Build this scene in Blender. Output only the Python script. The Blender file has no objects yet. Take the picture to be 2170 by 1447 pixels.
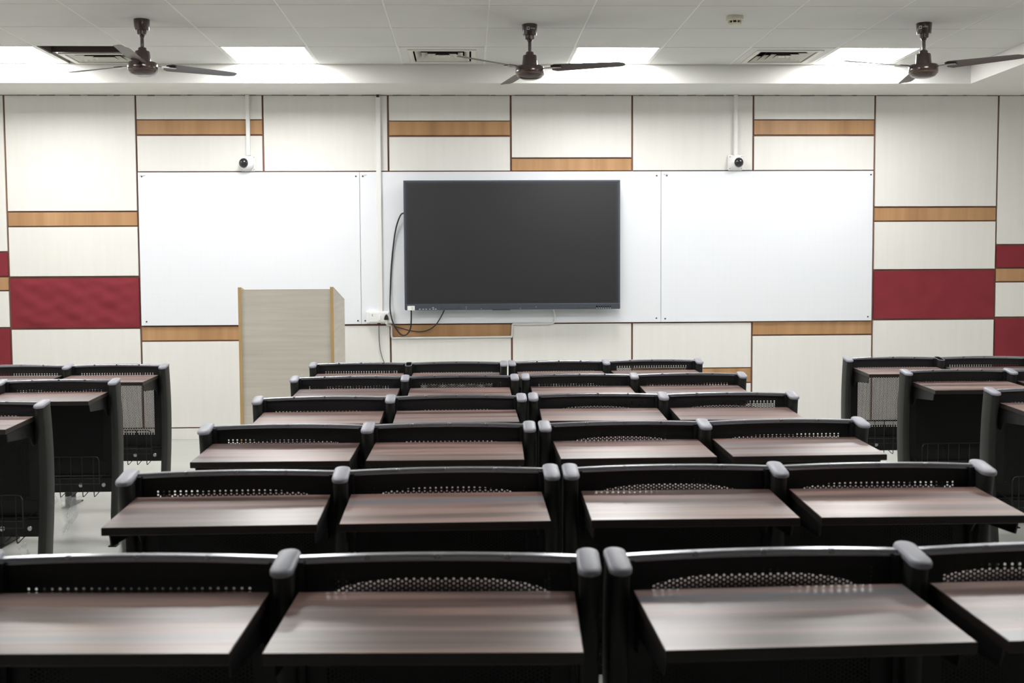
import bpy, bmesh, math, random
from mathutils import Vector, Matrix
random.seed(7)
S = bpy.context.scene
COL = S.collection
PI = math.pi

# ------------------------------------------------------------------ camera
FPX = 2418.15
ZC = 1.2927
yaw, pitch, roll = 0.0380, 0.0600, -0.0055
cy, sy, cp, sp, cr, sr = math.cos(yaw), math.sin(yaw), math.cos(pitch), math.sin(pitch), math.cos(roll), math.sin(roll)
fwd = Vector((sy*cp, cy*cp, -sp))
r0 = Vector((cy, -sy, 0))
u0 = r0.cross(fwd)
rgt = cr*r0 + sr*u0
upv = -sr*r0 + cr*u0
cam = bpy.data.cameras.new('camera')
cam.sensor_width = 36
cam.lens = 36*FPX/2170
cam.clip_start = 0.05
cam.dof.use_dof = True
cam.dof.focus_distance = 7.5
cam.dof.aperture_fstop = 7.0
co = bpy.data.objects.new('camera', cam)
COL.objects.link(co)
M = Matrix((rgt, upv, -fwd)).transposed().to_4x4()
M.translation = Vector((0, 0, ZC))
co.matrix_world = M
S.camera = co

# ------------------------------------------------------------------ helpers
def link(o, parent=None):
    COL.objects.link(o)
    if parent is not None:
        o.parent = parent
    return o

def obj(name, bm, mat, parent=None, loc=None, smooth=None, kind=None, rotz=None):
    me = bpy.data.meshes.new(name)
    bmesh.ops.recalc_face_normals(bm, faces=bm.faces)
    bm.to_mesh(me)
    bm.free()
    mats = mat if isinstance(mat, (list, tuple)) else [mat]
    for m in mats:
        me.materials.append(m)
    if smooth is not None:
        me.polygons.foreach_set('use_smooth', [True]*len(me.polygons))
        try:
            me.set_sharp_from_angle(angle=math.radians(smooth))
        except Exception:
            pass
    o = bpy.data.objects.new(name, me)
    if loc is not None:
        o.location = loc
    if rotz is not None:
        o.rotation_euler = (0, 0, rotz)
    if kind:
        o['kind'] = kind
    return link(o, parent)

def thing(name, label, cat, loc=(0, 0, 0), rotz=0, group=None):
    o = bpy.data.objects.new(name, None)
    o.empty_display_size = 0.05
    o.location = loc
    o.rotation_euler = (0, 0, rotz)
    o['label'] = label
    o['category'] = cat
    if group:
        o['group'] = group
    return link(o)

def tag(o, label, cat, group=None):
    o['label'] = label
    o['category'] = cat
    if group:
        o['group'] = group
    return o

def copy_tree(o, parent=None, skip=None):
    if skip and skip(o):
        return None
    c = o.copy()
    link(c, parent)
    for ch in list(o.children):
        copy_tree(ch, c, skip)
    return c

def box(bm, x0, x1, y0, y1, z0, z1, bev=0.0, mi=0, seg=2):
    vs = [bm.verts.new((x, y, z)) for z in (z0, z1) for y in (y0, y1) for x in (x0, x1)]
    fs = [(0, 2, 3, 1), (4, 5, 7, 6), (0, 1, 5, 4), (2, 6, 7, 3), (0, 4, 6, 2), (1, 3, 7, 5)]
    faces = [bm.faces.new([vs[i] for i in f]) for f in fs]
    for f in faces:
        f.material_index = mi
    if bev > 0:
        es = list({e for f in faces for e in f.edges})
        r = bmesh.ops.bevel(bm, geom=es, offset=bev, segments=seg, affect='EDGES', profile=0.5)
        for f in r['faces']:
            f.material_index = mi
    return vs

def Box(x0, x1, y0, y1, z0, z1, bev=0.0):
    bm = bmesh.new()
    box(bm, x0, x1, y0, y1, z0, z1, bev)
    return bm

def loft(bm, loops, close=True, cap0=True, cap1=True, mi=0):
    rings = [[bm.verts.new(p) for p in lp] for lp in loops]
    n = len(rings[0])
    for a, b in zip(rings[:-1], rings[1:]):
        for i in range(n if close else n-1):
            f = bm.faces.new((a[i], a[(i+1) % n], b[(i+1) % n], b[i]))
            f.material_index = mi
    if cap0:
        bm.faces.new(rings[0][::-1]).material_index = mi
    if cap1:
        bm.faces.new(rings[-1]).material_index = mi
    return rings

def lathe(bm, prof, cx=0, cy_=0, seg=32, mi=0, cap0=True, cap1=True):
    loops = [[(cx+r*math.cos(2*PI*i/seg), cy_+r*math.sin(2*PI*i/seg), z) for i in range(seg)] for r, z in prof]
    loft(bm, loops, True, cap0, cap1, mi)

def smooth_path(pts, sub=8):
    P = [Vector(p) for p in pts]
    if len(P) < 3:
        return P
    out = []
    for i in range(len(P)-1):
        p0 = P[max(i-1, 0)]; p1 = P[i]; p2 = P[i+1]; p3 = P[min(i+2, len(P)-1)]
        for k in range(sub):
            t = k/sub
            out.append(0.5*((2*p1)+(p2-p0)*t+(2*p0-5*p1+4*p2-p3)*t*t+(3*p1-p0-3*p2+p3)*t**3))
    out.append(P[-1])
    return out

def tube(bm, pts, r, seg=8, smooth=True, sub=8, mi=0):
    P = smooth_path(pts, sub) if smooth else [Vector(p) for p in pts]
    prev = None
    loops = []
    for i, p in enumerate(P):
        d = (P[min(i+1, len(P)-1)]-P[max(i-1, 0)]).normalized()
        if prev is None:
            a = d.orthogonal().normalized()
        else:
            a = (prev-d*prev.dot(d))
            a = a.normalized() if a.length > 1e-6 else d.orthogonal().normalized()
        prev = a
        b = d.cross(a)
        loops.append([p+r*(math.cos(2*PI*k/seg)*a+math.sin(2*PI*k/seg)*b) for k in range(seg)])
    loft(bm, loops, True, True, True, mi)

def disc_y(bm, x, z, y, r, depth, seg=14, dome=0.0, mi=0):
    """a round head lying on a wall facing -y"""
    loops = []
    for rr, dy in ((r, 0), (r, depth*0.6), (r*0.8, depth)):
        loops.append([(x+rr*math.cos(2*PI*k/seg), y-dy, z+rr*math.sin(2*PI*k/seg)) for k in range(seg)])
    loft(bm, loops, True, True, True, mi)

def stadium(hw, hl, n=8):
    """closed outline in x,y: half width hw, half length hl (along y)"""
    out = []
    for k in range(n+1):
        a = PI*k/n
        out.append((hw*math.cos(a), hl-hw+hw*math.sin(a)))
    for k in range(n+1):
        a = PI+PI*k/n
        out.append((hw*math.cos(a), -(hl-hw)+hw*math.sin(a)))
    return out

# ------------------------------------------------------------------ materials
def new_mat(name):
    m = bpy.data.materials.new(name)
    m.use_nodes = True
    nt = m.node_tree
    return m, nt, nt.nodes['Principled BSDF']

def plain(name, col, rough=0.5, metal=0.0, spec=0.5, coat=0.0, noise=0.0, nscale=8.0, bump=0.0, bscale=200.0, stretch=(1, 1, 1)):
    m, nt, b = new_mat(name)
    b.inputs['Base Color'].default_value = (*col, 1)
    b.inputs['Roughness'].default_value = rough
    b.inputs['Metallic'].default_value = metal
    b.inputs['Specular IOR Level'].default_value = spec
    b.inputs['Coat Weight'].default_value = coat
    if noise or bump:
        tc = nt.nodes.new('ShaderNodeTexCoord')
        mp = nt.nodes.new('ShaderNodeMapping')
        mp.inputs['Scale'].default_value = stretch
        nt.links.new(tc.outputs['Object'], mp.inputs['Vector'])
    if noise:
        n = nt.nodes.new('ShaderNodeTexNoise')
        n.inputs['Scale'].default_value = nscale
        n.inputs['Detail'].default_value = 4
        nt.links.new(mp.outputs['Vector'], n.inputs['Vector'])
        r = nt.nodes.new('ShaderNodeValToRGB')
        r.color_ramp.elements[0].position = 0.3
        r.color_ramp.elements[1].position = 0.7
        r.color_ramp.elements[0].color = (*[c*(1-noise) for c in col], 1)
        r.color_ramp.elements[1].color = (*[min(1, c*(1+noise)) for c in col], 1)
        nt.links.new(n.outputs['Fac'], r.inputs['Fac'])
        nt.links.new(r.outputs['Color'], b.inputs['Base Color'])
    if bump:
        n2 = nt.nodes.new('ShaderNodeTexNoise')
        n2.inputs['Scale'].default_value = bscale
        n2.inputs['Detail'].default_value = 3
        nt.links.new(mp.outputs['Vector'], n2.inputs['Vector'])
        bp = nt.nodes.new('ShaderNodeBump')
        bp.inputs['Strength'].default_value = bump
        bp.inputs['Distance'].default_value = 0.002
        nt.links.new(n2.outputs['Fac'], bp.inputs['Height'])
        nt.links.new(bp.outputs['Normal'], b.inputs['Normal'])
    return m

def streaks(name, stops, scale, stretch, rough, spec=0.5, detail=6, coat=0.0, coat_rough=0.1, dist=0.0, per_object=False):
    m, nt, b = new_mat(name)
    tc = nt.nodes.new('ShaderNodeTexCoord')
    mp = nt.nodes.new('ShaderNodeMapping')
    mp.inputs['Scale'].default_value = stretch
    nt.links.new(tc.outputs['Object'], mp.inputs['Vector'])
    if per_object:
        oi = nt.nodes.new('ShaderNodeObjectInfo')
        mu = nt.nodes.new('ShaderNodeMath'); mu.operation = 'MULTIPLY'
        mu.inputs[1].default_value = 37.0
        nt.links.new(oi.outputs['Random'], mu.inputs[0])
        cb = nt.nodes.new('ShaderNodeCombineXYZ')
        for i in range(3):
            nt.links.new(mu.outputs[0], cb.inputs[i])
        nt.links.new(cb.outputs[0], mp.inputs['Location'])
    n = nt.nodes.new('ShaderNodeTexNoise')
    n.inputs['Scale'].default_value = scale
    n.inputs['Detail'].default_value = detail
    n.inputs['Distortion'].default_value = dist
    nt.links.new(mp.outputs['Vector'], n.inputs['Vector'])
    r = nt.nodes.new('ShaderNodeValToRGB')
    e = r.color_ramp.elements
    while len(e) < len(stops):
        e.new(0.5)
    for el, (p, c) in zip(e, stops):
        el.position = p
        el.color = (*c, 1)
    nt.links.new(n.outputs['Fac'], r.inputs['Fac'])
    nt.links.new(r.outputs['Color'], b.inputs['Base Color'])
    b.inputs['Roughness'].default_value = rough
    b.inputs['Specular IOR Level'].default_value = spec
    b.inputs['Coat Weight'].default_value = coat
    b.inputs['Coat Roughness'].default_value = coat_rough
    return m

MAT = {}
MAT['panel'] = streaks('ivory_laminate', [(0.3, (0.755, 0.742, 0.705)), (0.7, (0.780, 0.768, 0.732))], 3.0, (9, 9, 0.6), 0.45, 0.4)
MAT['veneer'] = streaks('oak_veneer', [(0.25, (0.34, 0.185, 0.085)), (0.5, (0.435, 0.245, 0.115)), (0.75, (0.51, 0.30, 0.15))], 2.2, (6, 6, 0.15), 0.4, 0.4)
MAT['groove'] = plain('brown_groove', (0.20, 0.10, 0.065), 0.6, noise=0.2, nscale=5)
MAT['maroon'] = plain('maroon_fabric', (0.225, 0.030, 0.041), 0.85, spec=0.2, noise=0.08, nscale=6, bump=0.4, bscale=700)
MAT['plaster'] = plain('white_paint', (0.80, 0.79, 0.76), 0.7, spec=0.3, noise=0.02, nscale=2)
MAT['tile'] = plain('ceiling_tile', (0.68, 0.68, 0.655), 0.85, spec=0.2, noise=0.025, nscale=3, bump=0.15, bscale=300)
MAT['tbar'] = plain('ceiling_grid_white', (0.78, 0.78, 0.75), 0.5)
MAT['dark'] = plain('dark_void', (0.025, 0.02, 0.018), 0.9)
MAT['floor'] = plain('grey_epoxy_floor', (0.42, 0.43, 0.405), 0.30, spec=0.5, noise=0.07, nscale=1.6, stretch=(1, 2.2, 1))
MAT['black'] = plain('black_powder_coat', (0.007, 0.007, 0.0075), 0.45, spec=0.35)
MAT['post'] = plain('charcoal_post_paint', (0.017, 0.018, 0.016), 0.5, spec=0.35)
MAT['rail'] = plain('polished_grey_rail', (0.42, 0.435, 0.49), 0.20, metal=0.9)
MAT['cap'] = plain('grey_plastic_cap', (0.25, 0.255, 0.295), 0.42, spec=0.5, bump=0.05, bscale=900)
MAT['walnut'] = streaks('dark_walnut_laminate', [(0.34, (0.060, 0.032, 0.026)), (0.45, (0.130, 0.082, 0.074)), (0.54, (0.260, 0.160, 0.136)), (0.64, (0.150, 0.142, 0.155))], 2.0, (0.35, 7, 7), 0.31, 0.9, detail=3, per_object=True)
MAT['walnut_edge'] = plain('walnut_edge_band', (0.014, 0.008, 0.006), 0.45)
MAT['seat'] = plain('maroon_brown_backrest', (0.13, 0.088, 0.082), 0.6)
MAT['bolt'] = plain('zinc_bolt', (0.62, 0.64, 0.64), 0.35, metal=0.9)
MAT['wire'] = plain('black_wire', (0.006, 0.006, 0.0065), 0.4)
MAT['fanbrown'] = plain('brown_enamel', (0.045, 0.025, 0.022), 0.22, spec=0.6, coat=0.4)
MAT['fanblade'] = plain('brown_fan_blade', (0.075, 0.062, 0.060), 0.4)
MAT['gold'] = plain('gold_line', (0.40, 0.24, 0.13), 0.4, metal=0.5)
MAT['white'] = plain('white_plastic', (0.82, 0.82, 0.81), 0.35)
MAT['duct'] = plain('white_pvc_duct', (0.80, 0.80, 0.78), 0.4)
MAT['cream'] = plain('cream_plastic', (0.70, 0.68, 0.58), 0.45)
MAT['ink'] = plain('black_plastic', (0.015, 0.015, 0.016), 0.4)
MAT['cable'] = plain('black_cable', (0.022, 0.022, 0.024), 0.45)
MAT['wcable'] = plain('white_cable', (0.72, 0.71, 0.69), 0.45)
MAT['red'] = plain('red_plastic', (0.16, 0.02, 0.015), 0.5)
MAT['bezel'] = plain('slate_bezel', (0.075, 0.085, 0.105), 0.35, metal=0.35)
MAT['bezel_dark'] = plain('dark_bezel', (0.03, 0.032, 0.04), 0.35)
MAT['screen'] = plain('dark_anti_glare_glass', (0.022, 0.022, 0.024), 0.36, spec=0.5)
MAT['louvre'] = plain('off_white_louvre', (0.72, 0.71, 0.64), 0.5)
MAT['smoke'] = plain('cream_detector', (0.66, 0.64, 0.52), 0.5)
MAT['podium'] = streaks('pale_grey_ash_laminate', [(0.3, (0.50, 0.468, 0.400)), (0.7, (0.585, 0.552, 0.478))], 3.0, (0.7, 0.7, 14), 0.45, 0.4)
MAT['podium_edge'] = streaks('tan_edge_band', [(0.3, (0.44, 0.28, 0.12)), (0.7, (0.52, 0.35, 0.16))], 6.0, (6, 6, 0.5), 0.45)
MAT['mark'] = plain('light_print', (0.75, 0.75, 0.75), 0.5)
MAT['grille'] = plain('speaker_mesh', (0.045, 0.053, 0.066), 0.6)
MAT['glass_dark'] = plain('smoked_dome', (0.02, 0.02, 0.024), 0.06, spec=0.6)

# white board with faint printed grid
def board_mat(name, strength):
    m, nt, b = new_mat(name)
    tc = nt.nodes.new('ShaderNodeTexCoord')
    sep = nt.nodes.new('ShaderNodeSeparateXYZ')
    nt.links.new(tc.outputs['Object'], sep.inputs[0])
    outs = []
    for ax in ('X', 'Z'):
        a = nt.nodes.new('ShaderNodeMath'); a.operation = 'MULTIPLY'; a.inputs[1].default_value = 1/0.048
        nt.links.new(sep.outputs[ax], a.inputs[0])
        f = nt.nodes.new('ShaderNodeMath'); f.operation = 'FRACT'
        nt.links.new(a.outputs[0], f.inputs[0])
        l = nt.nodes.new('ShaderNodeMath'); l.operation = 'LESS_THAN'; l.inputs[1].default_value = 0.045
        nt.links.new(f.outputs[0], l.inputs[0])
        outs.append(l)
    mx = nt.nodes.new('ShaderNodeMath'); mx.operation = 'MAXIMUM'
    nt.links.new(outs[0].outputs[0], mx.inputs[0]); nt.links.new(outs[1].outputs[0], mx.inputs[1])
    mul = nt.nodes.new('ShaderNodeMath'); mul.operation = 'MULTIPLY'; mul.inputs[1].default_value = strength
    nt.links.new(mx.outputs[0], mul.inputs[0])
    mix = nt.nodes.new('ShaderNodeMix'); mix.data_type = 'RGBA'
    mix.inputs[6].default_value = (0.79, 0.81, 0.85, 1)
    mix.inputs[7].default_value = (0.60, 0.64, 0.72, 1)
    nt.links.new(mul.outputs[0], mix.inputs[0])
    nt.links.new(mix.outputs[2], b.inputs['Base Color'])
    b.inputs['Roughness'].default_value = 0.30
    b.inputs['Specular IOR Level'].default_value = 0.4
    return m
MAT['board_grid'] = board_mat('gridded_whiteboard', 0.16)
MAT['board'] = board_mat('plain_whiteboard', 0.0)

def emis(name, col, st):
    m, nt, b = new_mat(name)
    b.inputs['Base Color'].default_value = (0.9, 0.9, 0.9, 1)
    b.inputs['Emission Color'].default_value = (*col, 1)
    b.inputs['Emission Strength'].default_value = st
    return m
LIGHT = 30.0
MAT['lamp'] = emis('lit_diffuser', (1.0, 0.995, 0.98), LIGHT)

m, nt, b = new_mat('clear_plastic_film')
b.inputs['Base Color'].default_value = (0.92, 0.93, 0.94, 1)
b.inputs['Roughness'].default_value = 0.12
b.inputs['Alpha'].default_value = 0.30
b.inputs['Specular IOR Level'].default_value = 0.9
MAT['film'] = m

# ------------------------------------------------------------------ room shell
YW = 8.99          # face of the wall panels
YB = 9.006         # face of the backing board behind them
ZS = 2.677         # soffit height
ZCL = 2.8126       # ceiling height
YF = 8.434         # face of the bulkhead
XL, XR, YR = -4.75, 5.05, -6.2
GX, GP = 0.1325, 0.64
XBEAM = 3.74       # face of the side bulkhead

obj('floor', Box(XL-.1, XR+.1, YR-.1, YB+.14, -.1, 0), MAT['floor'], kind='structure')
obj('wall_left', Box(XL-.1, XL, YR-.1, YB+.14, 0, 3.2), MAT['plaster'], kind='structure')
obj('wall_right', Box(XR, XR+.1, YR-.1, YB+.14, 0, 3.2), MAT['plaster'], kind='structure')
obj('wall_back', Box(XL, XR, YR-.1, YR, 0, 3.2), MAT['plaster'], kind='structure')

wall = obj('wall_front', Box(XL, XR, YB, YB+.14, 0, 3.2), MAT['groove'], kind='structure')
seams = [-4.55, -3.552, -2.553, -1.5806, -.6134, .3412, 1.2947, 2.2534, 3.2233, 4.2157, 5.05]
P_, V_, M_ = 'panel', 'veneer', 'maroon'
BOT = 0.098
BT, BB = 2.083, 0.899       # white board top and bottom
TOP = 2.672
cols = [
    # (kind, z_top, z_bottom) down each column; heights from the photograph
    [(P_, TOP, 1.482), (M_, 1.470, 1.290), (V_, 1.279, 1.182), (P_, 1.171, .895), (M_, .880, .50), (P_, .485, BOT)],
    [(P_, TOP, 1.790), (V_, 1.779, 1.676), (P_, 1.665, 1.287), (M_, 1.270, .886), (P_, .872, BOT)],
    [(P_, TOP, 2.491), (V_, 2.484, 2.376), (P_, 2.363, BT+.010), (V_, .885, .782), (P_, .770, BOT)],
    [(P_, TOP, BT+.010), (P_, .885, BOT)],
    [(P_, TOP, 2.480), (V_, 2.474, 2.368), (P_, 2.353, BT+.010), (V_, .888, .795), (P_, .782, BOT)],
    [(P_, TOP, 2.194), (V_, 2.183, BT+.010), (P_, .888, BOT)],
    [(P_, TOP, BT+.010), (P_, .888, .532), (V_, .525, .415), (P_, .404, BOT)],
    [(P_, TOP, 2.489), (V_, 2.481, 2.370), (P_, 2.356, BT+.010), (V_, .892, .792), (P_, .780, BOT)],
    [(P_, TOP, 1.804), (V_, 1.791, 1.692), (P_, 1.681, 1.306), (M_, 1.293, .911), (P_, .897, BOT)],
    [(P_, TOP, 1.502), (M_, 1.489, 1.315), (V_, 1.304, 1.205), (P_, 1.194, .922), (M_, .905, .50), (P_, .485, BOT)],
]
g = 0.0075
NAMES = {P_: 'laminate_panel', V_: 'veneer_strip', M_: 'fabric_panel'}
for ci, col in enumerate(cols):
    x0, x1 = seams[ci]+g, seams[ci+1]-g
    for kd, zt, zb in col:
        bm = bmesh.new()
        th = .016 if kd == P_ else (.012 if kd == V_ else .014)
        if kd == M_ and ci == 1:
            # the sagging, wrinkled fabric panel
            nx, nz = 60, 28
            rows = []
            for j in range(nz+1):
                row = []
                for i in range(nx+1):
                    u, v = i/nx, j/nz
                    e = min(u, 1-u, v*.6, (1-v)*.6)
                    e = min(1, e*14)
                    w = (.0035*math.sin(7*u+5*v)*math.sin(11*v+2*u) + .003*math.sin(19*u-9*v+1)*math.sin(4+13*v)
                         + .004*math.exp(-((u-.05)/.07)**2)*math.sin(16*v+3) + .0018*math.sin(31*u+17*v))
                    row.append(bm.verts.new((x0+(x1-x0)*u, YB-th-e*(w+.006), zb+(zt-zb)*v)))
                rows.append(row)
            for j in range(nz):
                for i in range(nx):
                    bm.faces.new((rows[j][i], rows[j][i+1], rows[j+1][i+1], rows[j+1][i]))
            box(bm, x0, x1, YB-th*.9, YB, zb, zt)
            obj(NAMES[kd], bm, MAT[kd], wall, smooth=40)
        else:
            box(bm, x0, x1, YB-th, YB, zb, zt, .0015, seg=1)
            obj(NAMES[kd], bm, MAT[kd], wall)
bm = bmesh.new()
box(bm, XL, XR, YB-.016, YB, 0, .088, .002, seg=1)
obj('baseboard_front', bm, MAT['panel'], kind='structure')

# bulkhead: soffit along the front wall and along the right wall
obj('trim_1', Box(XL, XR, YF, YB, ZS, 3.2), MAT['plaster'], kind='structure')
obj('trim_2', Box(XBEAM, XR, YR, YF, ZS, 3.2), MAT['plaster'], kind='structure')
# rough dark gap line between soffit and wall panels
bm = bmesh.new()
for k in range(46):
    xa = -4.2+k*.19+random.uniform(-.05, .05)
    ln = random.uniform(.03, .17)
    h = random.uniform(.0005, .002) * (3.0 if -2.95 < xa < -2.3 else 1)
    box(bm, xa, xa+ln, YB-.0175, YB-.0150, ZS-.005-h, ZS-.0002)
obj('trim_3', bm, plain('grey_gap', (.16, .15, .13), .8), kind='structure')

# ceiling tiles with lights / vents let in
rows = [(YF-GP, YF)]
y = YF-GP
while y > YR:
    rows.append((y-.6, y))
    y -= .6
LIGHTS = (-6, -3, 1, 4)
VENTS = (-5, -1, 3)
REAR = (4, 8)         # rows of lamps farther back, over the desks and the camera
ceil = bmesh.new()
tb = bmesh.new()
for ri, (ya, yb) in enumerate(rows):
    for c in range(-9, 7):
        xa, xb = GX+.6*c, GX+.6*(c+1)
        if xb < XL or xa > XBEAM:
            continue
        xa, xb = max(xa, XL), min(xb, XBEAM)
        ya2 = max(ya, YR)
        if ri == 0 and (c in LIGHTS or c in VENTS):
            continue
        if ri in REAR and c in LIGHTS:
            continue
        gap = .0035
        box(ceil, xa+gap, xb-gap, ya2+gap, yb-gap, ZCL, ZCL+.014, .0025, seg=1)
ceiling = obj('ceiling', ceil, MAT['tile'], kind='structure')
for c in range(-8, 7):
    x = GX+.6*c
    if XL < x < XBEAM:
        box(tb, x-.011, x+.011, YR, YF, ZCL+.0015, ZCL+.03)
for ri, (ya, yb) in enumerate(rows):
    if ya > YR:
        box(tb, XL, XBEAM, ya-.009, ya+.009, ZCL+.003, ZCL+.028)
# the bar in front of the slipped vent is missing there, so it is laid in two runs
obj('ceiling_grid', tb, MAT['tbar'], ceiling, kind='structure')
obj('ceiling_void', Box(XL, XBEAM, YR, YF, 3.18, 3.2), MAT['dark'], ceiling, kind='structure')
rim = bmesh.new()
for c in range(-8, 7):
    x = GX+.6*c
    if XL < x < XBEAM:
        for sgn in (-1, 1):
            box(rim, x+sgn*.0125-.0022, x+sgn*.0125+.0022, YR, YF, ZCL+.004, ZCL+.02)
obj('ceiling_joint', rim, plain('grey_joint', (.20, .20, .19), .8), ceiling, kind='structure')

# ------------------------------------------------------------------ ceiling lights
LL = {-6: 'square lit ceiling panel next to the slipped vent',
      -3: 'square lit ceiling panel just past the fan nearest the podium',
      1: 'square lit ceiling panel beside the middle fan, above the display end',
      4: 'square lit ceiling panel behind the fan closest to the side bulkhead'}
def make_light(c, ya, yb, label, group='square ceiling light panels'):
    xa, xb = GX+.6*c, GX+.6*(c+1)
    t = thing('ceiling_light', label, 'ceiling light', ((xa+xb)/2, (ya+yb)/2, ZCL), 0, group)
    hw, hl = (xb-xa)/2-.013, (yb-ya)/2-.012
    bm = bmesh.new()
    f = .012
    for a in ((-hw, hw, -hl, -hl+f), (-hw, hw, hl-f, hl), (-hw, -hw+f, -hl+f, hl-f), (hw-f, hw, -hl+f, hl-f)):
        box(bm, a[0], a[1], a[2], a[3], .001, .02)
    obj('frame', bm, MAT['white'], t)
    obj('diffuser', Box(-hw+f, hw-f, -hl+f, hl-f, .005, .012), MAT['lamp'], t)
    return t
for c in LIGHTS:
    make_light(c, YF-GP, YF, LL[c])
    for ri in REAR:
        make_light(c, rows[ri][0], rows[ri][1], 'square lit ceiling panel farther back over the lecture desks', 'ceiling light panels over the desks')

# ------------------------------------------------------------------ air vents
def ring(bm, h0, h1, z0, z1, th=.002):
    """sloped square louvre blade between half sizes h0 (outer) and h1 (inner)"""
    def sq(h, z):
        return [(-h, -h, z), (h, -h, z), (h, h, z), (-h, h, z)]
    loft(bm, [sq(h0, z0), sq(h1, z1)], True, False, False)
    loft(bm, [sq(h0, z0), sq(h0, z0+th), sq(h1, z1+th), sq(h1, z1)], True, False, False, mi=1)  # upper faces coloured dark: shade inside the slots painted onto the blade
def make_vent(c, label, shift=0.0, drop=0.0, plate=True):
    xa = GX+.6*c
    t = thing('air_vent', label, 'air vent', (xa+.3, (YF-GP+YF)/2+shift, ZCL-drop), 0, 'square ceiling air vents')
    bm = bmesh.new()
    H, h = .288, .235
    hl = GP/2-.010
    if plate:
        for a in ((-H, H, -hl, -h), (-H, H, h, hl), (-H, -h, -h, h), (h, H, -h, h)):
            box(bm, a[0], a[1], a[2], a[3], 0, .012)
        obj('mounting_plate', bm, MAT['tile'], t)
    bm = bmesh.new()
    for a in ((-h, h, -h, -h+.035), (-h, h, h-.035, h), (-h, -h+.035, -h+.035, h-.035), (h-.035, h, -h+.035, h-.035)):
        box(bm, a[0], a[1], a[2], a[3], -.007, .004, .002, seg=1)
    obj('frame', bm, MAT['louvre'], t)
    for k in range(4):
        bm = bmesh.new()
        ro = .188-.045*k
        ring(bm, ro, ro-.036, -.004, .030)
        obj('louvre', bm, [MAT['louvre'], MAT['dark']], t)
    obj('centre_plate', Box(-.020, .020, -.020, .020, -.004, .0), MAT['louvre'], t)
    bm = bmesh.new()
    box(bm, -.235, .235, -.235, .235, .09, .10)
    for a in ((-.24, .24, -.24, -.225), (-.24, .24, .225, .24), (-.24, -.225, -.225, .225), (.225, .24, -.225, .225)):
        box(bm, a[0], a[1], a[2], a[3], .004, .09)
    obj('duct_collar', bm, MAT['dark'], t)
    return t
make_vent(-1, 'white square louvred air vent beside the middle fan, seated flush')
make_vent(3, 'white square louvred air vent behind the smoke detector')
# the slipped one: pushed back from its opening, an open dark gap in front of it
xa = GX-3.0
t = thing('air_vent', 'slipped white air vent hanging behind a dark open ceiling gap', 'air vent', (xa+.33, YF-.190, ZCL+.002), 0, 'square ceiling air vents')
bm = bmesh.new()
for a in ((-.27, .27, -.185, -.16), (-.27, .27, .155, .18), (-.27, -.235, -.16, .155), (.235, .27, -.16, .155)):
    box(bm, a[0], a[1], a[2], a[3], -.004, .008, .002, seg=1)
obj('frame', bm, MAT['louvre'], t)
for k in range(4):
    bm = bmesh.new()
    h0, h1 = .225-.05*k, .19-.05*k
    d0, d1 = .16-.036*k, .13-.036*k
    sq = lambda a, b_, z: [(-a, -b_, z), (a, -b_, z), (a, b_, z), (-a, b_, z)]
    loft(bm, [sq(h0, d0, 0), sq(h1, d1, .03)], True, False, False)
    loft(bm, [sq(h0, d0, 0), sq(h0, d0, .002), sq(h1, d1, .032), sq(h1, d1, .03)], True, False, False, mi=1)  # blade tops dark too, slot shade put into the colour
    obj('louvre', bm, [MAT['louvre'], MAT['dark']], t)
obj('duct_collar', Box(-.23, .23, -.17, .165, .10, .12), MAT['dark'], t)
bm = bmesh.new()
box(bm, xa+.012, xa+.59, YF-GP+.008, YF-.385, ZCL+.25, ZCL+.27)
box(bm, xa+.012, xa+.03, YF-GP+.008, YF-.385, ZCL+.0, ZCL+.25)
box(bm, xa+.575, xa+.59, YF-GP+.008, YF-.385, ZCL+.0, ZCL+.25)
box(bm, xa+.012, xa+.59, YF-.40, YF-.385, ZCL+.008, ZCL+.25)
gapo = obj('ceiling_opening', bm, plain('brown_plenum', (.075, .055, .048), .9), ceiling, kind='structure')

# smoke detector
t = thing('smoke_detector', 'round cream smoke detector on a ceiling tile', 'smoke detector', (1.602, 6.86, ZCL))
bm = bmesh.new()
lathe(bm, [(.052, 0), (.053, -.004), (.052, -.022), (.046, -.028)])
obj('base', bm, MAT['smoke'], t, smooth=40)
bm = bmesh.new()
lathe(bm, [(.030, -.028), (.030, -.042)], seg=20)
for k in range(9):
    a = 2*PI*k/9+.15
    vs = box(bm, -.003, .003, -.040, -.030, -.043, -.028)
    bmesh.ops.rotate(bm, verts=vs, cent=(0, 0, 0), matrix=Matrix.Rotation(a, 3, 'Z'))
lathe(bm, [(.040, -.041), (.041, -.045), (.036, -.052), (.015, -.055)])
for f in bm.faces:
    f.material_index = 0
for f in list(bm.faces)[:22]:
    f.material_index = 1
obj('sensing_head', bm, [MAT['smoke'], MAT['dark']], t, smooth=40)

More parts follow.
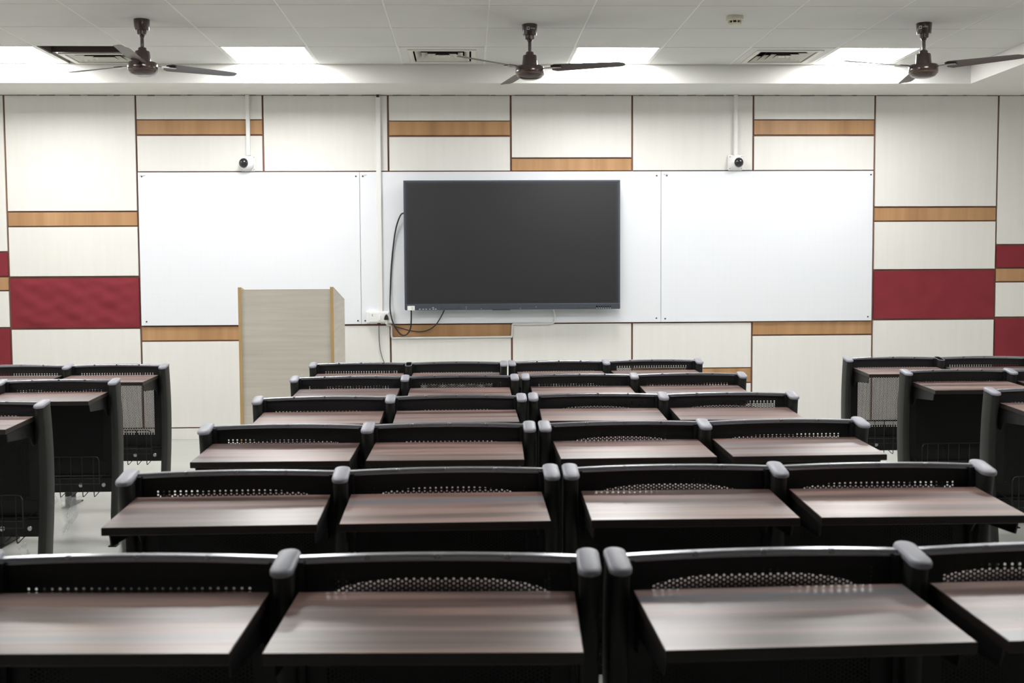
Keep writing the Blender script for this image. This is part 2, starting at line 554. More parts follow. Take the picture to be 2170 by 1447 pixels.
# ------------------------------------------------------------------ fans
def text_mesh(body, size):
    cu = bpy.data.curves.new('t', 'FONT')
    cu.body = body
    cu.size = size
    cu.resolution_u = 3
    o = bpy.data.objects.new('t', cu)
    COL.objects.link(o)
    dg = bpy.context.evaluated_depsgraph_get()
    me = bpy.data.meshes.new_from_object(o.evaluated_get(dg))
    bpy.data.objects.remove(o)
    bm = bmesh.new()
    bm.from_mesh(me)
    return bm
def make_fan(loc, ang, label, logo_rot=0.0):
    t = thing('ceiling_fan', label, 'ceiling fan', loc, 0, 'brown three-blade ceiling fans')
    bm = bmesh.new()
    lathe(bm, [(.047, 0), (.0475, -.004), (.043, -.060), (.040, -.066), (.029, -.068), (.027, -.088), (.018, -.092), (.013, -.104)])
    can = obj('canopy', bm, MAT['fanbrown'], t, smooth=35)
    # printed mark wrapped on the canopy
    bm = bmesh.new()
    ro, ri_, z0 = .0085, .0050, -.030
    def sqr(r):
        return [(-r, -r*1.05), (r, -r*1.05), (r, r*1.05), (-r, r*1.05)]
    o4 = [bm.verts.new((x-.014, 0, z)) for x, z in sqr(ro)]
    i4 = [bm.verts.new((x-.014, 0, z)) for x, z in sqr(ri_)]
    for k in range(4):
        bm.faces.new((o4[k], o4[(k+1) % 4], i4[(k+1) % 4], i4[k]))
    tm = text_mesh('orient', .013)
    tm.verts.ensure_lookup_table()
    mp = {}
    for v in tm.verts:
        mp[v] = bm.verts.new((v.co.x+.000, 0, v.co.y-.003))
    for f in tm.faces:
        try:
            bm.faces.new([mp[v] for v in f.verts])
        except Exception:
            pass
    tm.free()
    for v in bm.verts:
        z = v.co.z+z0
        R = .0477-.0044*(-z-.004)/.056+.0004
        a = v.co.x/R+logo_rot-PI/2
        v.co = (R*math.cos(a), R*math.sin(a), z)
    obj('logo', bm, MAT['mark'], can)
    bm = bmesh.new()
    lathe(bm, [(.0105, -.095), (.0105, -.172)], seg=16)
    obj('down_rod', bm, MAT['fanbrown'], t, smooth=40)
    bm = bmesh.new()
    lathe(bm, [(.018, -.163), (.024, -.168), (.026, -.182), (.040, -.186), (.043, -.190), (.0485, -.250), (.046, -.254)])
    obj('motor_housing', bm, MAT['fanbrown'], t, smooth=35)
    bm = bmesh.new()
    lathe(bm, [(.05, -.250), (.082, -.254), (.0875, -.262), (.0885, -.290), (.084, -.306), (.070, -.322), (.045, -.331), (.010, -.333)], seg=40)
    hub = obj('hub', bm, MAT['fanbrown'], t, smooth=35)
    for zz, rr in ((-.298, .0873), (-.304, .0856)):
        bm = bmesh.new()
        lathe(bm, [(rr-.002, zz+.0009), (rr+.0004, zz+.0003), (rr+.0004, zz-.0003), (rr-.002, zz-.0009)], seg=40)
        obj('gold_line', bm, MAT['gold'], hub, smooth=40)
    for k in range(3):
        a = ang+k*2*PI/3
        bm = bmesh.new()
        # bracket
        out = []
        n = 16
        prof = []
        for i in range(n+1):
            u = i/n
            x = .135+.455*u
            hw = .058-.014*u
            if u < .06:
                hw *= math.sqrt(max(0.05, u/.06))*.5+.5
            if u > .93:
                hw *= math.sqrt(max(.05, (1-u)/.07))*.6+.4
            prof.append((x, hw, u))
        loops = []
        for x, hw, u in prof:
            tw = math.radians(-13+5*u)
            cs, sn = math.cos(tw), math.sin(tw)
            pts = []
            for yy, zz in ((-hw, 0), (-hw*.4, .004), (hw*.4, .004), (hw, 0), (hw*.4, .0015), (-hw*.4, .0015)):
                pts.append((x, yy*cs-zz*sn, yy*sn+zz*cs))
            loops.append(pts)
        loft(bm, loops)
        bl = obj('blade', bm, MAT['fanblade'], t, loc=(0, 0, -.268), rotz=a, smooth=30)
        bm = bmesh.new()
        loft(bm, [[(x, -w, -.003), (x, w, -.003), (x, w, .001), (x, -w, .001)] for x, w in ((.07, .018), (.11, .014), (.15, .030), (.20, .026))])
        obj('blade_bracket', bm, MAT['fanbrown'], bl)
    return t
make_fan((-1.935, 6.99, ZCL), math.radians(34), 'brown ceiling fan hanging in front of the slipped vent', logo_rot=2.2)
make_fan((.389, 7.10, ZCL), math.radians(-17), 'brown ceiling fan hanging above the wall display', logo_rot=.05)
make_fan((2.818, 7.03, ZCL), math.radians(-40), 'brown ceiling fan hanging next to the side bulkhead', logo_rot=-.55)

# ------------------------------------------------------------------ whiteboards
def whiteboard(x0, x1, label, mat, screws, clips):
    t = thing('whiteboard', label, 'whiteboard', ((x0+x1)/2, YW-.004, BB), 0, 'wall whiteboards')
    hw = (x1-x0)/2
    obj('board', Box(-hw+.0015, hw-.0015, -.008, .019, 0, BT-BB, .001), mat, t)
    for sx, sz in screws:
        bm = bmesh.new()
        disc_y(bm, sx, sz, -.008, .0062, .003)
        obj('screw', bm, MAT['ink'], t)
    for cx in clips:
        bm = bmesh.new()
        box(bm, cx-.022, cx+.022, -.012, -.008, BT-BB-.024, BT-BB-.020, .001, seg=1)
        box(bm, cx-.004, cx+.004, -.014, -.008, BT-BB-.032, BT-BB-.018, .001, seg=1)
        obj('clip', bm, MAT['mark'], t)
    return t
H_ = BT-BB
whiteboard(-2.545, -.839, 'large gridded whiteboard behind the podium', MAT['board_grid'], [(-.822, H_-.032), (.825, H_-.034), (-.812, .030), (.826, .026)], [-.815])
whiteboard(-.839, 1.521, 'widest whiteboard, carrying the dark wall display', MAT['board'], [(-1.155, H_-.034), (1.145, H_-.034), (-1.15, .026), (1.145, .030)], [-1.145])
whiteboard(1.521, 3.212, 'large gridded whiteboard on the far side from the podium', MAT['board_grid'], [(.825, H_-.03), (-.80, H_-.034), (.815, .030), (-.81, .026)], [-.81])

# ------------------------------------------------------------------ interactive display
YT = 8.872
t = thing('wall_display', 'large dark flat screen display mounted on the middle whiteboard', 'display', (.345, YT, 1.008))
W2 = .839
bm = bmesh.new()
HT = 1.0
box(bm, -W2, W2, 0, .05, HT-.016, HT, .002, seg=1)
box(bm, -W2, -W2+.016, 0, .05, .005, HT-.016, .002, seg=1)
box(bm, W2-.016, W2, 0, .05, .005, HT-.016, .002, seg=1)
box(bm, -W2+.01, W2-.01, .012, .052, .01, HT-.01)
fr = obj('frame', bm, MAT['bezel'], t)
obj('inner_bezel', Box(-W2+.016, W2-.016, .003, .012, .046, HT-.016), MAT['bezel_dark'], t)
obj('screen', Box(-W2+.030, W2-.030, .001, .01, .062, HT-.027), MAT['screen'], t)
bar = obj('bottom_bar', Box(-W2+.004, W2-.002, -.008, .045, 0, .046, .003), MAT['bezel'], t)
for xa, xb in ((-.562, -.405), (.492, .665)):
    obj('speaker_grille', Box(xa, xb, -.0095, -.007, .012, .032), MAT['grille'], bar)
for k in range(7):
    obj('port', Box(.645+.0175*k+.005, .657+.0175*k+.005, -.0095, -.007, .014, .026), MAT['ink'], bar)
    obj('port_mark', Box(.648+.0175*k+.005, .654+.0175*k+.005, -.009, -.007, .005, .009), MAT['mark'], bar)
for k, dx in enumerate((-.722, -.695, -.672, -.644, -.618, -.598)):
    obj('button_mark', Box(dx-.006, dx+.006, -.009, -.007, .006, .010), MAT['mark'], bar)
obj('button_mark', Box(-.626, -.612, -.009, -.007, .018, .021), MAT['mark'], bar)
for dx, dz in ((-.362, .022), (-.362, .008), (-.245, .008), (.058, .010), (.180, .020)):
    obj('indicator', Box(dx-.002, dx+.002, -.009, -.007, dz-.002, dz+.002), MAT['mark'], bar)
obj('pen_tray', Box(-.16, -.02, -.010, .03, -.004, .004), MAT['bezel_dark'], bar)
st = obj('sticker', Box(-W2+.022, -W2+.078, -.0095, -.007, 0.0, .034), MAT['white'], bar)
bm = bmesh.new()
for k in range(4):
    box(bm, -W2+.052, -W2+.072-.004*(k % 2), -.0100, -.0094, .024-.006*k, .0265-.006*k)
obj('sticker_print', bm, plain('grey_print', (.45, .45, .47), .6), st)
obj('wall_mount', Box(-.35, .35, .052, .104, .3, .75), MAT['ink'], t)

# ------------------------------------------------------------------ conduits, sockets, cables
def conduit(x0, x1, z0, z1, label, xt=None):
    bm = bmesh.new()
    xa, xb = x0, x1
    s = .5*(xt or 0)
    if z0 < BT:
        box(bm, xa, xb, YW-.028, YW-.0125, z0, BT+.006, .002, seg=1)
    box(bm, xa, xb, YW-.028, YW-.0002, max(z0, BT+.002), z1, .002, seg=1)
    box(bm, xa+.004, xb-.004, YW-.030, YW-.027, z0, z1)
    o = obj('cable_conduit', bm, MAT['duct'])
    tag(o, label, 'conduit', 'white vertical cable conduits')
    return o
conduit(-1.707, -1.677, 2.211, ZS-.002, 'white conduit running up from the camera nearest the podium')
cd = conduit(-.708, -.670, .998, 2.655, 'long white conduit running down past the display to the socket')
obj('cable_stub', Box(-.700, -.680, YW-.026, YW-.006, 2.655, ZS-.001), MAT['ink'], cd)
conduit(2.093, 2.122, 2.205, ZS-.002, 'white conduit running up from the camera farthest from the podium')

def dome_camera(loc, dirx, label):
    t = thing('dome_camera', label, 'security camera', loc, 0, 'white dome security cameras')
    bm = bmesh.new()
    box(bm, -.060, .060, -.022, 0, -.062, .062, .012, seg=3)
    obj('base_plate', bm, MAT['white'], t, smooth=40)
    n = Vector((dirx, -.9, -.02)).normalized()
    q = n.to_track_quat('Z', 'Y').to_matrix()
    off = Vector((dirx*.020, -.018, .0))
    bm = bmesh.new()
    lathe(bm, [(.060, -.006), (.060, .010), (.055, .028), (.047, .040), (.040, .043)], seg=36)
    for v in bm.verts:
        v.co = q @ v.co + off
    obj('housing', bm, MAT['white'], t, smooth=40)
    bm = bmesh.new()
    prof = [(.0385*math.cos(a), .040+.0385*math.sin(a)) for a in [PI/2*k/10 for k in range(10)]]+[(.001, .0785)]
    lathe(bm, prof, seg=32)
    for v in bm.verts:
        v.co = q @ v.co + off
    obj('dome', bm, MAT['glass_dark'], t, smooth=60)
    for sx, sz in ((-.045, -.046), (.047, -.046), (.047, .047), (-.045, .047)):
        bm = bmesh.new()
        disc_y(bm, sx, sz, -.022, .0035, .0015)
        obj('screw', bm, MAT['bezel'], t)
    return t
dome_camera((-1.697, YW, 2.150), -.38, 'white dome camera above the podium-side whiteboard')
dome_camera((2.108, YW, 2.148), .25, 'white dome camera above the whiteboard farthest from the podium')

t = thing('socket_box', 'white wall socket box with switch below the long conduit', 'socket', (-.693, YW-.0125, .953))
obj('back_box', Box(-.106, .106, -.040, 0, -.045, .045, .003), MAT['white'], t)
obj('face_plate', Box(-.080, .072, -.046, -.038, -.036, .036, .003), MAT['white'], t)
obj('rocker_switch', Box(-.008, .010, -.052, -.044, -.024, .018, .002), MAT['white'], t)
for px_, pz_ in ((-.056, .021), (-.056, .012)):
    obj('socket_hole', Box(px_-.0035, px_+.0035, -.0475, -.045, pz_-.002, pz_+.002), MAT['ink'], t)
for px_ in (-.066, -.046):
    bm = bmesh.new()
    disc_y(bm, px_, -.010, -.0455, .0042, .0012)
    obj('socket_hole', bm, MAT['cream'], t)

t = thing('power_plug', 'black three-pin plug pushed into the wall socket', 'plug', (-.640, YW-.058, .953))
bm = bmesh.new()
out = [(-.019, -.014), (-.016, -.020), (0, -.022), (.016, -.020), (.019, -.014), (.012, .010), (.006, .021), (0, .023), (-.006, .021), (-.012, .010)]
loft(bm, [[(x, 0, z) for x, z in out], [(x, -.016, z) for x, z in out], [(x*.8, -.024, z*.8) for x, z in out]])
obj('plug_body', bm, MAT['ink'], t, smooth=30)
bm = bmesh.new()
box(bm, -.008, .008, -.016, -.002, -.052, -.018, .002, seg=1)
obj('cord_collar', bm, MAT['cream'], t)

yc = YW-.028
bm = bmesh.new()
tube(bm, [(-.640, YW-.066, .905), (-.632, YW-.045, .892), (-.612, YW-.014, .888), (-.604, YW-.012, .872), (-.605, YW-.012, .85), (-.605, YW-.012, .81), (-.600, YW-.012, .792), (-.588, YW-.012, .786), (-.56, YW-.012, .787), (-.1, YW-.012, .789), (.29, YW-.012, .790), (.325, YW-.012, .790), (.340, YW-.012, .796), (.343, YW-.012, .86), (.346, YW-.012, .885), (.362, YW-.015, .891), (.39, YW-.017, .891), (.61, YW-.019, .892), (.64, YW-.019, .893), (.668, YW-.020, .900), (.680, YW-.022, .925), (.678, YW-.035, .965), (.664, YW-.055, 1.015)], .0075, 8)
tag(obj('power_cable', bm, MAT['wcable'], smooth=60), 'white cable following the groove below the display', 'cable')
bm = bmesh.new()
tube(bm, [(-.490, YW-.060, 1.763), (-.525, YW-.048, 1.74), (-.565, YW-.03, 1.62), (-.597, YW-.022, 1.38), (-.610, YW-.026, 1.15), (-.611, YW-.056, 1.02), (-.600, YW-.074, .95), (-.578, YW-.066, .885), (-.545, YW-.034, .83), (-.512, YW-.030, .808), (-.478, YW-.030, .822), (-.455, YW-.032, .865), (-.448, YW-.040, .93), (-.447, YW-.055, 1.012)], .0060, 8)
tag(obj('display_cable', bm, MAT['cable'], smooth=60), 'black cable looping from the display side down beneath its corner', 'cable')
bm = bmesh.new()
tube(bm, [(-.583, YW-.016, .878), (-.54, YW-.020, .868), (-.46, YW-.018, .845), (-.385, YW-.02, .836), (-.32, YW-.022, .848), (-.262, YW-.026, .885), (-.22, YW-.032, .945), (-.184, YW-.060, 1.012)], .0045, 8)
tag(obj('display_cable', bm, MAT['cable'], smooth=60), 'thin black cable sagging under the display across the veneer strip', 'cable')
t = thing('hanging_lead', 'thin grey lead dropping from a red connector under the socket', 'cable', (-.701, YW, .898))
obj('connector', Box(-.014, .012, -.020, -.001, -.006, .010, .001), MAT['red'], t)
bm = bmesh.new()
tube(bm, [(-.002, -.010, -.005), (-.002, -.008, -.10), (.004, -.008, -.19), (.022, -.008, -.27), (.052, -.008, -.35), (.075, -.008, -.55), (.078, -.010, -.80), (.080, -.012, -.893)], .0032, 6)
obj('lead', bm, plain('grey_lead', (.12, .12, .125), .5), t, smooth=60)

# ------------------------------------------------------------------ podium
t = thing('podium', 'tall pale wood lectern with tan edges in front of the whiteboard', 'podium', (-1.1745, 7.40, 0))
PW = .3045
def side_panel(sx):
    bm = bmesh.new()
    xa, xb = (sx*PW, sx*(PW-.020))
    a, b_ = min(xa, xb), max(xa, xb)
    pr = [(0, 0), (.66, 0), (.66, 1.112), (.0, 1.207)]
    loft(bm, [[(a, y_, z_) for y_, z_ in pr], [(b_, y_, z_) for y_, z_ in pr]])
    o = obj('side_panel', bm, MAT['podium'], t)
    bm = bmesh.new()
    box(bm, a-.0006, b_+.0006, -.0022, 0.0004, 0, 1.207)
    obj('edge_band', bm, MAT['podium_edge'], o)
    bm = bmesh.new()
    loft(bm, [[(a-.0006, 0, 1.207), (b_+.0006, 0, 1.207), (b_+.0006, 0, 1.2095), (a-.0006, 0, 1.2095)],
              [(a-.0006, .66, 1.112), (b_+.0006, .66, 1.112), (b_+.0006, .66, 1.1145), (a-.0006, .66, 1.1145)]])
    obj('edge_band', bm, MAT['podium_edge'], o)
side_panel(-1)
side_panel(1)
fp = obj('front_panel', Box(-PW+.020, PW-.020, .012, .030, .02, 1.192), MAT['podium'], t)
obj('edge_band', Box(-PW+.020, PW-.020, .0115, .031, 1.192, 1.1945), MAT['podium_edge'], fp)
bm = bmesh.new()
loft(bm, [[(-PW+.02, .03, 1.155), (PW-.02, .03, 1.155), (PW-.02, .03, 1.173), (-PW+.02, .03, 1.173)],
          [(-PW+.02, .655, 1.070), (PW-.02, .655, 1.070), (PW-.02, .655, 1.088), (-PW+.02, .655, 1.088)]])
obj('sloped_top', bm, MAT['podium'], t)
obj('shelf', Box(-PW+.02, PW-.02, .03, .60, .72, .738), MAT['podium'], t)
obj('plinth', Box(-PW+.02, PW-.02, .02, .64, 0, .06), MAT['podium'], t)

# ------------------------------------------------------------------ lecture desks
SW = .536           # post spacing
def bow(z):
    return max(-.014, .032*(1-((z-.52)/.29)**2))

def post_mesh(open_top=False):
    bm = bmesh.new()
    sec = stadium(.018, .050, 6)
    zs = [0.005, .08, .15, .22, .30, .38, .45, .52, .59, .66, .72, .765]
    loops = []
    for z in zs:
        loops.append([(x, y_-.005+bow(z), z) for x, y_ in sec])
    tilt = math.tan(math.radians(8))
    top = .783
    loops.append([(x, y_-.005+bow(.783), top+tilt*y_) for x, y_ in sec])
    if not open_top:
        loft(bm, loops)
    else:
        s2 = stadium(.0145, .0465, 6)
        loops.append([(x, y_-.005+bow(.783), top+tilt*y_) for x, y_ in s2])
        loops.append([(x, y_-.005+bow(.74), .73) for x, y_ in s2])
        loft(bm, loops)
    return bm

def cap_mesh():
    bm = bmesh.new()
    tilt = math.tan(math.radians(9))
    loops = []
    for k, dz in ((1.0, -.006), (1.04, -.003), (1.05, .001), (.97, .0045), (.80, .0065), (.5, .0078), (.15, .008)):
        s2 = stadium(.0198*k, .0198*k+.0335*min(1, k), 8)
        loops.append([(x, y_-.003, .783+tilt*y_+dz) for x, y_ in s2])
    loft(bm, loops)
    return bm

def perforated(bm, x_half, z0, z1, yp):
    p = .0082
    s = p/math.sqrt(3)
    cs = 1.5*s
    nc = int(x_half/cs)
    nr = int((z1-z0)/p)
    cache = {}
    def V(x, z):
        k = (round(x*2e5), round(z*2e5))
        v = cache.get(k)
        if v is None:
            v = bm.verts.new((x, yp, z))
            cache[k] = v
        return v
    rh = .00262
    for c in range(-nc-1, nc+2):
        odd = c % 2
        for r in range(-1, nr+2):
            cx = c*cs
            cz = z0+r*p+(p/2 if odd else 0)
            ov = [V(cx+s*math.cos(a), cz+s*math.sin(a)) for a in [PI/3*k for k in range(6)]]
            hole = abs(c) <= nc and 0 <= r <= nr
            if odd and (r < 1 or r > nr-2):
                hole = False
            if not hole:
                bm.faces.new(ov)
                continue
            iv = [bm.verts.new((cx+rh*math.cos(PI/3*k), yp, cz+rh*math.sin(PI/3*k))) for k in range(6)]
            for k in range(6):
                bm.faces.new((ov[k], ov[(k+1) % 6], iv[(k+1) % 6], iv[k]))
    return nc*cs+s, z0-p*1.0, z0+(nr+1)*p

def panel_mesh(dz=0.0):
    bm = bmesh.new()
    yp = .018
    X, za, zb = perforated(bm, .200, .397+dz, .747+dz, yp)
    Wd = .249
    ya, yb = yp+.0004, yp+.006
    box(bm, -Wd, Wd, ya, yb+.004, zb-.002, .787)
    box(bm, -Wd, Wd, ya, yb+.004, .323, za+.002)
    box(bm, -Wd, -X+.001, ya, yb, za, zb)
    box(bm, X-.001, Wd, ya, yb, za, zb)
    # rolled lips at both sides
    box(bm, -Wd, -Wd+.012, yp-.018, ya, .323, .782)
    box(bm, Wd-.012, Wd, yp-.018, ya, .323, .782)
    return bm

def rail_mesh():
    bm = bmesh.new()
    n = 24
    loops = []
    for i in range(n+1):
        u = -1+2*i/n
        x = .2495*u
        z = .7880+.0055*(1-u*u)
        sec = [(.012, -.012), (.0115, -.003), (.0135, 0), (.028, .0005), (.030, -.003), (.030, -.012)]
        loops.append([(x, y_, z+dz) for y_, dz in sec])
    loft(bm, loops)
    for u in (-.5, 0, .5):
        x = .2495*u
        z = .7880+.0055*(1-u*u)
        box(bm, x-.005, x+.005, .0100, .022, z-.008, z+.0012, .001, seg=1)
    return bm

def desktop_mesh():
    bm = bmesh.new()
    hw, y0, y1 = .243, -.305, -.018
    zt0, zt1 = .7215, .7345
    th = .019
    c = .0012
    loops = []
    def L(z_off, inset):
        return [(-hw+inset, y0+inset, zt0+z_off), (hw-inset, y0+inset, zt0+z_off), (hw-inset, y1-inset, zt1+z_off), (-hw+inset, y1-inset, zt1+z_off)]
    loft(bm, [L(-th, c), L(-th+c, 0), L(-c, 0), L(0, c)], mi=1)
    bm.faces.ensure_lookup_table()
    for f in bm.faces:
        f.normal_update()
        if len(f.verts) == 4 and all(abs(v.co.z-(zt0+(zt1-zt0)*(v.co.y-y0)/(y1-y0))) < .0004 for v in f.verts):
            f.material_index = 0
    return bm

def bracket_mesh(sx):
    bm = bmesh.new()
    xa = sx*.236
    xb = xa-sx*.004
    pr = [(-.275, .7035), (-.262, .668), (-.05, .655), (-.02, .62), (.01, .62), (.01, .716)]
    loft(bm, [[(xa, y_, z_) for y_, z_ in pr], [(xb, y_, z_) for y_, z_ in pr]])
    return bm

def basket_mesh():
    bm = bmesh.new()
    r = .0022
    xs = [-.185+.0529*k for k in range(8)]
    yb_, yf = .004, -.085
    for x in xs:
        tube(bm, [(x, yb_, .252), (x, yf+.02, .240), (x, yf+.004, .240), (x, yf, .250), (x, yf, .432)], r, 6, smooth=False)
    tube(bm, [(-.212, yf, .30), (-.212, yf, .415), (-.205, yf, .428), (-.190, yf, .432), (.190, yf, .432), (.205, yf, .428), (.212, yf, .415), (.212, yf, .30)], r*1.2, 6, smooth=False)
    tube(bm, [(-.235, .0, .350), (-.212, yf, .330), (.212, yf, .330), (.235, .0, .350)], r, 6, smooth=False)
    tube(bm, [(-.212, yf, .302), (.212, yf, .302)], r, 6, smooth=False)
    return bm

def beam_mesh():
    bm = bmesh.new()
    for s in (-1, 1):
        x0 = s*SW/2
        box(bm, x0-.249, x0+.249, .002, .042, .246, .322, .004)
        box(bm, x0-.245, x0+.245, -.006, .012, .322, .329, .002, seg=1)
    return bm

def backrest_mesh():
    """thick padded backrest with a rounded, arched top edge"""
    bm = bmesh.new()
    nx = 24
    loops = []
    for i in range(nx+1):
        u = -1+2*i/nx
        ztop = .732-.022*abs(u)**2.4
        e = math.sqrt(max(.02, 1-abs(u)**10))
        sec = []
        for k in range(9):
            a = PI*k/8
            sec.append((.084-.034*e*math.cos(a), ztop-.034+.034*e*math.sin(a)))
        lo_ = .45+.05*(1-e)
        sec += [(.084+.030*e, lo_), (.084-.030*e, lo_)]
        loops.append([(.215*u, y_, z_) for y_, z_ in sec])
    loft(bm, loops)
    return bm

def seat_mesh():
    """seat pan tipped up behind the panel"""
    bm = bmesh.new()
    box(bm, -.238, .238, .041, .085, .335, .690, .012, seg=3)
    return bm

def make_desk():
    root = thing('lecture_desk', 'x', 'desk', (0, 0, 0), 0, 'black two-seat lecture desks')
    proto_post = obj('post', post_mesh(), MAT['post'], root, loc=(-SW, 0, 0), smooth=30)
    proto_post['where'] = -1
    cap = obj('cap', cap_mesh(), MAT['cap'], proto_post, smooth=50)
    cap['label'] = 'grey plastic cap'
    foot = obj('foot', Box(-.0195, .0195, -.10, .12, 0, .006, .001), MAT['black'], proto_post)
    for k in (0, 1):
        c = copy_tree(proto_post, root)
        c.location = (SW*k, 0, .005 if False else 0)
        c['where'] = k
    desk_me = br = pan = ra = bas = bk = None
    for s in (-1, 1):
        x = s*SW/2
        if s == -1:
            d = obj('desktop', desktop_mesh(), [MAT['walnut'], MAT['walnut_edge']], root, loc=(x, 0, 0))
            d['label'] = 'dark walnut writing top'
            obj('bracket', bracket_mesh(-1), MAT['black'], d)
            obj('bracket', bracket_mesh(1), MAT['black'], d)
            p = obj('back_panel', panel_mesh(), MAT['black'], root, loc=(x, 0, 0))
            p['label'] = 'black perforated steel panel'
            rl = obj('top_rail', rail_mesh(), MAT['rail'], p, smooth=40)
            bs = obj('wire_basket', basket_mesh(), MAT['wire'], root, loc=(x, 0, 0))
            k_ = obj('backrest', backrest_mesh(), MAT['seat'], root, loc=(x, 0, 0), smooth=50)
            k_['label'] = 'maroon backrest behind the panel'
            s_ = obj('seat', seat_mesh(), MAT['black'], root, loc=(x, 0, 0), smooth=50)
            first = (d, p, bs, k_, s_)
        else:
            for o in first:
                c = copy_tree(o, root)
                c.location = (x, 0, 0)
    beam = obj('lower_beam', beam_mesh(), MAT['black'], root)
    bolt_me = None
    for s in (-1, 1):
        for dx in (-.205, -.095, .095, .205):
            if bolt_me is None:
                bm = bmesh.new()
                disc_y(bm, 0, 0, .002, .0105, .006, seg=14)
                bo = obj('bolt', bm, MAT['bolt'], beam, loc=(s*SW/2+dx, 0, .281), smooth=40)
                bolt_me = bo.data
            else:
                bo = bpy.data.objects.new('bolt', bolt_me)
                bo.location = (s*SW/2+dx, 0, .281)
                link(bo, beam)
    return root

desk = make_desk()
open_me = obj('post', post_mesh(True), MAT['post'], None, smooth=30)
open_post_data = open_me.data
bpy.data.objects.remove(open_me)
sec_o, sec_i = stadium(.0182, .0502, 6), stadium(.0160, .0480, 6)
bm = bmesh.new()
tl = math.tan(math.radians(8))
lo = [[(x, y_-.005+bow(.783), .783+tl*y_+dz) for x, y_ in sc] for sc, dz in ((sec_o, -.002), (sec_o, .0012), (sec_i, .0012), (sec_i, -.002))]
loft(bm, lo, True, False, False)
rim_o = obj('rim', bm, MAT['cap'], None)
rim_data = rim_o.data
bpy.data.objects.remove(rim_o)

ORD = {6: 'first', 5: 'second', 4: 'third', 3: 'fourth', 2: 'fifth', 1: 'sixth'}
units = [
    # block, row, x, y, rot, has backrests, open middle post
    ('P', 1, -.327, 2.010, -.045), ('D', 1, .796, 2.003, .028),
    ('P', 2, -.327, 2.898, .008), ('D', 2, .795, 2.898, -.012),
    ('P', 3, -.336, 3.785, -.022), ('D', 3, .787, 3.785, .014),
    ('P', 4, -.321, 4.656, .010), ('D', 4, .800, 4.668, -.026),
    ('P', 5, -.312, 5.575, .000), ('D', 5, .814, 5.592, -.016),
    ('P', 6, -.339, 6.432, -.010), ('D', 6, .780, 6.462, .034),
    ('L', 6, -2.243, 6.462, -.030), ('L', 5, -2.240, 5.535, .0), ('L', 4, -2.236, 4.592, .0),
    ('R', 6, 2.734, 6.515, -.022), ('R', 5, 2.738, 5.655, .0), ('R', 4, 2.746, 4.725, .0),
]
HOLES = {'P1': 'LH', 'D1': 'HH', 'P2': 'MM', 'D2': 'HM', 'P3': 'ML', 'D3': 'HM', 'P4': 'LL', 'D4': 'HH', 'P5': 'MH', 'D5': 'MM',
         'P6': 'ML', 'D6': 'LH', 'L6': 'MM', 'L5': 'MM', 'L4': 'LM', 'R6': 'LM', 'R5': 'LM', 'R4': 'LM'}
panel_data = {}
for k, dz in (('L', -.010), ('M', 0.0), ('H', .014)):
    po = obj('back_panel', panel_mesh(dz), MAT['black'], None)
    panel_data[k] = po.data
    bpy.data.objects.remove(po)
for blk, row, x, y_, rz in units:
    if blk in 'PD':
        half = 'podium-side half' if blk == 'P' else 'far-from-podium half'
        lab = f'black two-seat lecture desk, {ORD[row]} row from the wall, middle block, {half}'
        if blk == 'P' and row == 6:
            lab = 'two-seat lecture desk by the podium, first row, its middle post uncapped'
    else:
        side = 'block beside the podium across the aisle' if blk == 'L' else 'block across the aisle away from the podium'
        lab = f'two-seat lecture desk, {ORD[row]} row from the wall, {side}'
        if blk == 'R' and row == 6:
            lab = 'two-seat lecture desk with an uncapped post, first row away from the podium'
    noback = row == 6
    opened = row == 6 and blk in 'PR'
    def skip(o, noback=noback, opened=opened):
        n = o.name.split('.')[0]
        if noback and n in ('backrest', 'seat'):
            return True
        if opened and n == 'cap' and o.parent is not None and o.parent.get('where') == 0:
            return True
        return False
    c = copy_tree(desk, None, skip)
    c.location = (x, y_, 0)
    c.rotation_euler = (0, 0, rz)
    c['label'] = lab
    pans = sorted([ch for ch in c.children if ch.name.startswith('back_panel')], key=lambda q: q.location.x)
    for ch, k in zip(pans, HOLES[blk+str(row)]):
        ch.data = panel_data[k]
    if opened:
        for ch in c.children:
            if ch.name.startswith('post') and ch.get('where') == 0:
                ch.data = open_post_data
                ro_ = bpy.data.objects.new('rim', rim_data)
                link(ro_, ch)
def remove_tree(o):
    for ch in list(o.children):
        remove_tree(ch)
    bpy.data.objects.remove(o)
remove_tree(desk)
for o in bpy.data.objects:
    if 'where' in o:
        del o['where']

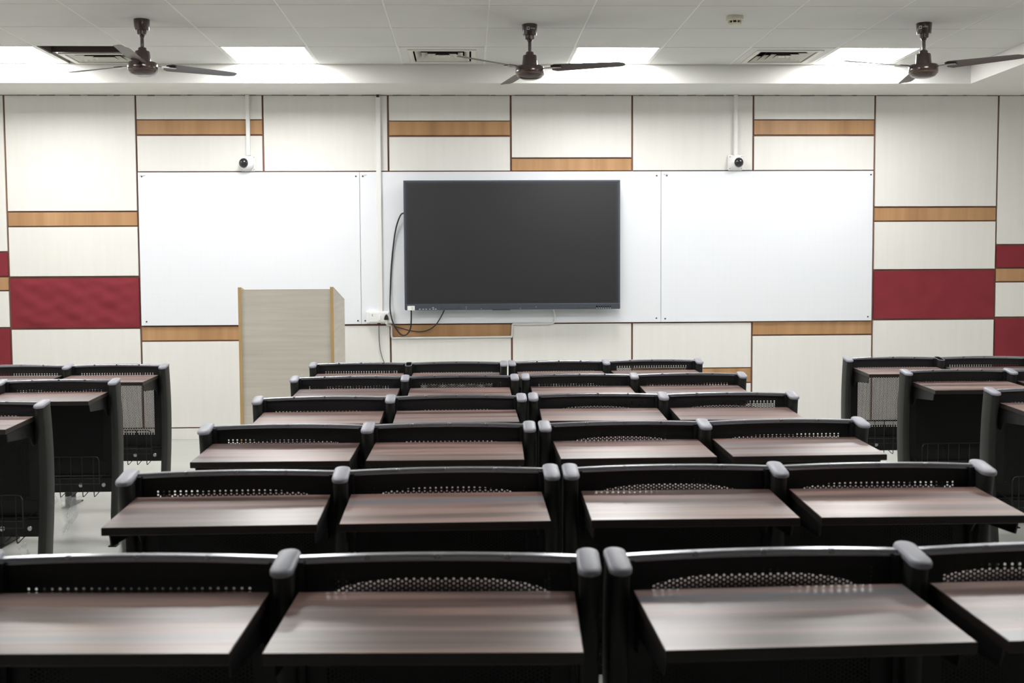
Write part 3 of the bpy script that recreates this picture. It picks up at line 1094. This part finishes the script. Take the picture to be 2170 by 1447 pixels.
# ------------------------------------------------------------------ bits of packing film
def film(name, label, loc, w, h, lean, seed, curl=.03):
    rnd = random.Random(seed)
    bm = bmesh.new()
    nx, nz = 10, 16
    ph = [rnd.uniform(0, 6) for _ in range(6)]
    rows_ = []
    for j in range(nz+1):
        v = j/nz
        row = []
        ww = w*(1-.75*v**1.3)
        for i in range(nx+1):
            u = i/nx-.5
            row.append(bm.verts.new((u*ww+lean*v*v+.004*math.sin(9*v+ph[0]+4*u),
                                     curl*.5*math.sin(9*u+ph[1])+.010*math.sin(14*u+7*v+ph[2])+.006*math.sin(25*u-11*v+ph[3]),
                                     -h*v*(1-.18*abs(u)*2+.12*math.sin(7*u+ph[4])))))
        rows_.append(row)
    for j in range(nz):
        for i in range(nx):
            bm.faces.new((rows_[j][i], rows_[j][i+1], rows_[j+1][i+1], rows_[j+1][i]))
    o = obj(name, bm, MAT['film'], smooth=80)
    o.location = loc
    tag(o, label, 'plastic film', 'scraps of clear packing film')
    return o
film('plastic_film', 'long wisp of clear film hanging under a side desk basket', (-1.905, 5.480, .2365), .10, .185, -.04, 3)
film('plastic_film', 'short crumpled tuft of clear film beside the longer wisp', (-2.000, 5.480, .2365), .06, .085, -.03, 5)
film('plastic_film', 'tiny scrap of clear film under the nearest side desk basket', (-1.775, 4.535, .2365), .05, .07, .02, 8)
# film wrapped round a post of the fifth row
bm = bmesh.new()
lp = []
rnd = random.Random(4)
for j, (zz, k) in enumerate(((.64, .0035), (.60, .005), (.575, .011), (.56, .020))):
    lp.append([(x*(1+.03*math.sin(5*i+j)), y__-.005+bow(zz), zz+.006*math.sin(3*i+j)) for i, (x, y__) in enumerate(stadium(.0195+k, .0515+k, 10)) if x < .004])
loft(bm, lp, False, False, False)
o = obj('plastic_wrap', bm, MAT['film'], smooth=70)
o.location = (-.327-SW, 2.894, 0)
tag(o, 'clear film wrapped round a desk post in the fifth row', 'plastic film', 'scraps of clear packing film')

# ------------------------------------------------------------------ world and view
w = bpy.data.worlds.new('world')
w.use_nodes = True
w.node_tree.nodes['Background'].inputs[0].default_value = (0.02, 0.02, 0.02, 1)
w.node_tree.nodes['Background'].inputs[1].default_value = 0.0
S.world = w
S.view_settings.view_transform = 'Standard'
S.view_settings.look = 'None'
S.view_settings.gamma = 1
S.view_settings.use_curve_mapping = False
S.view_settings.exposure = 0.0
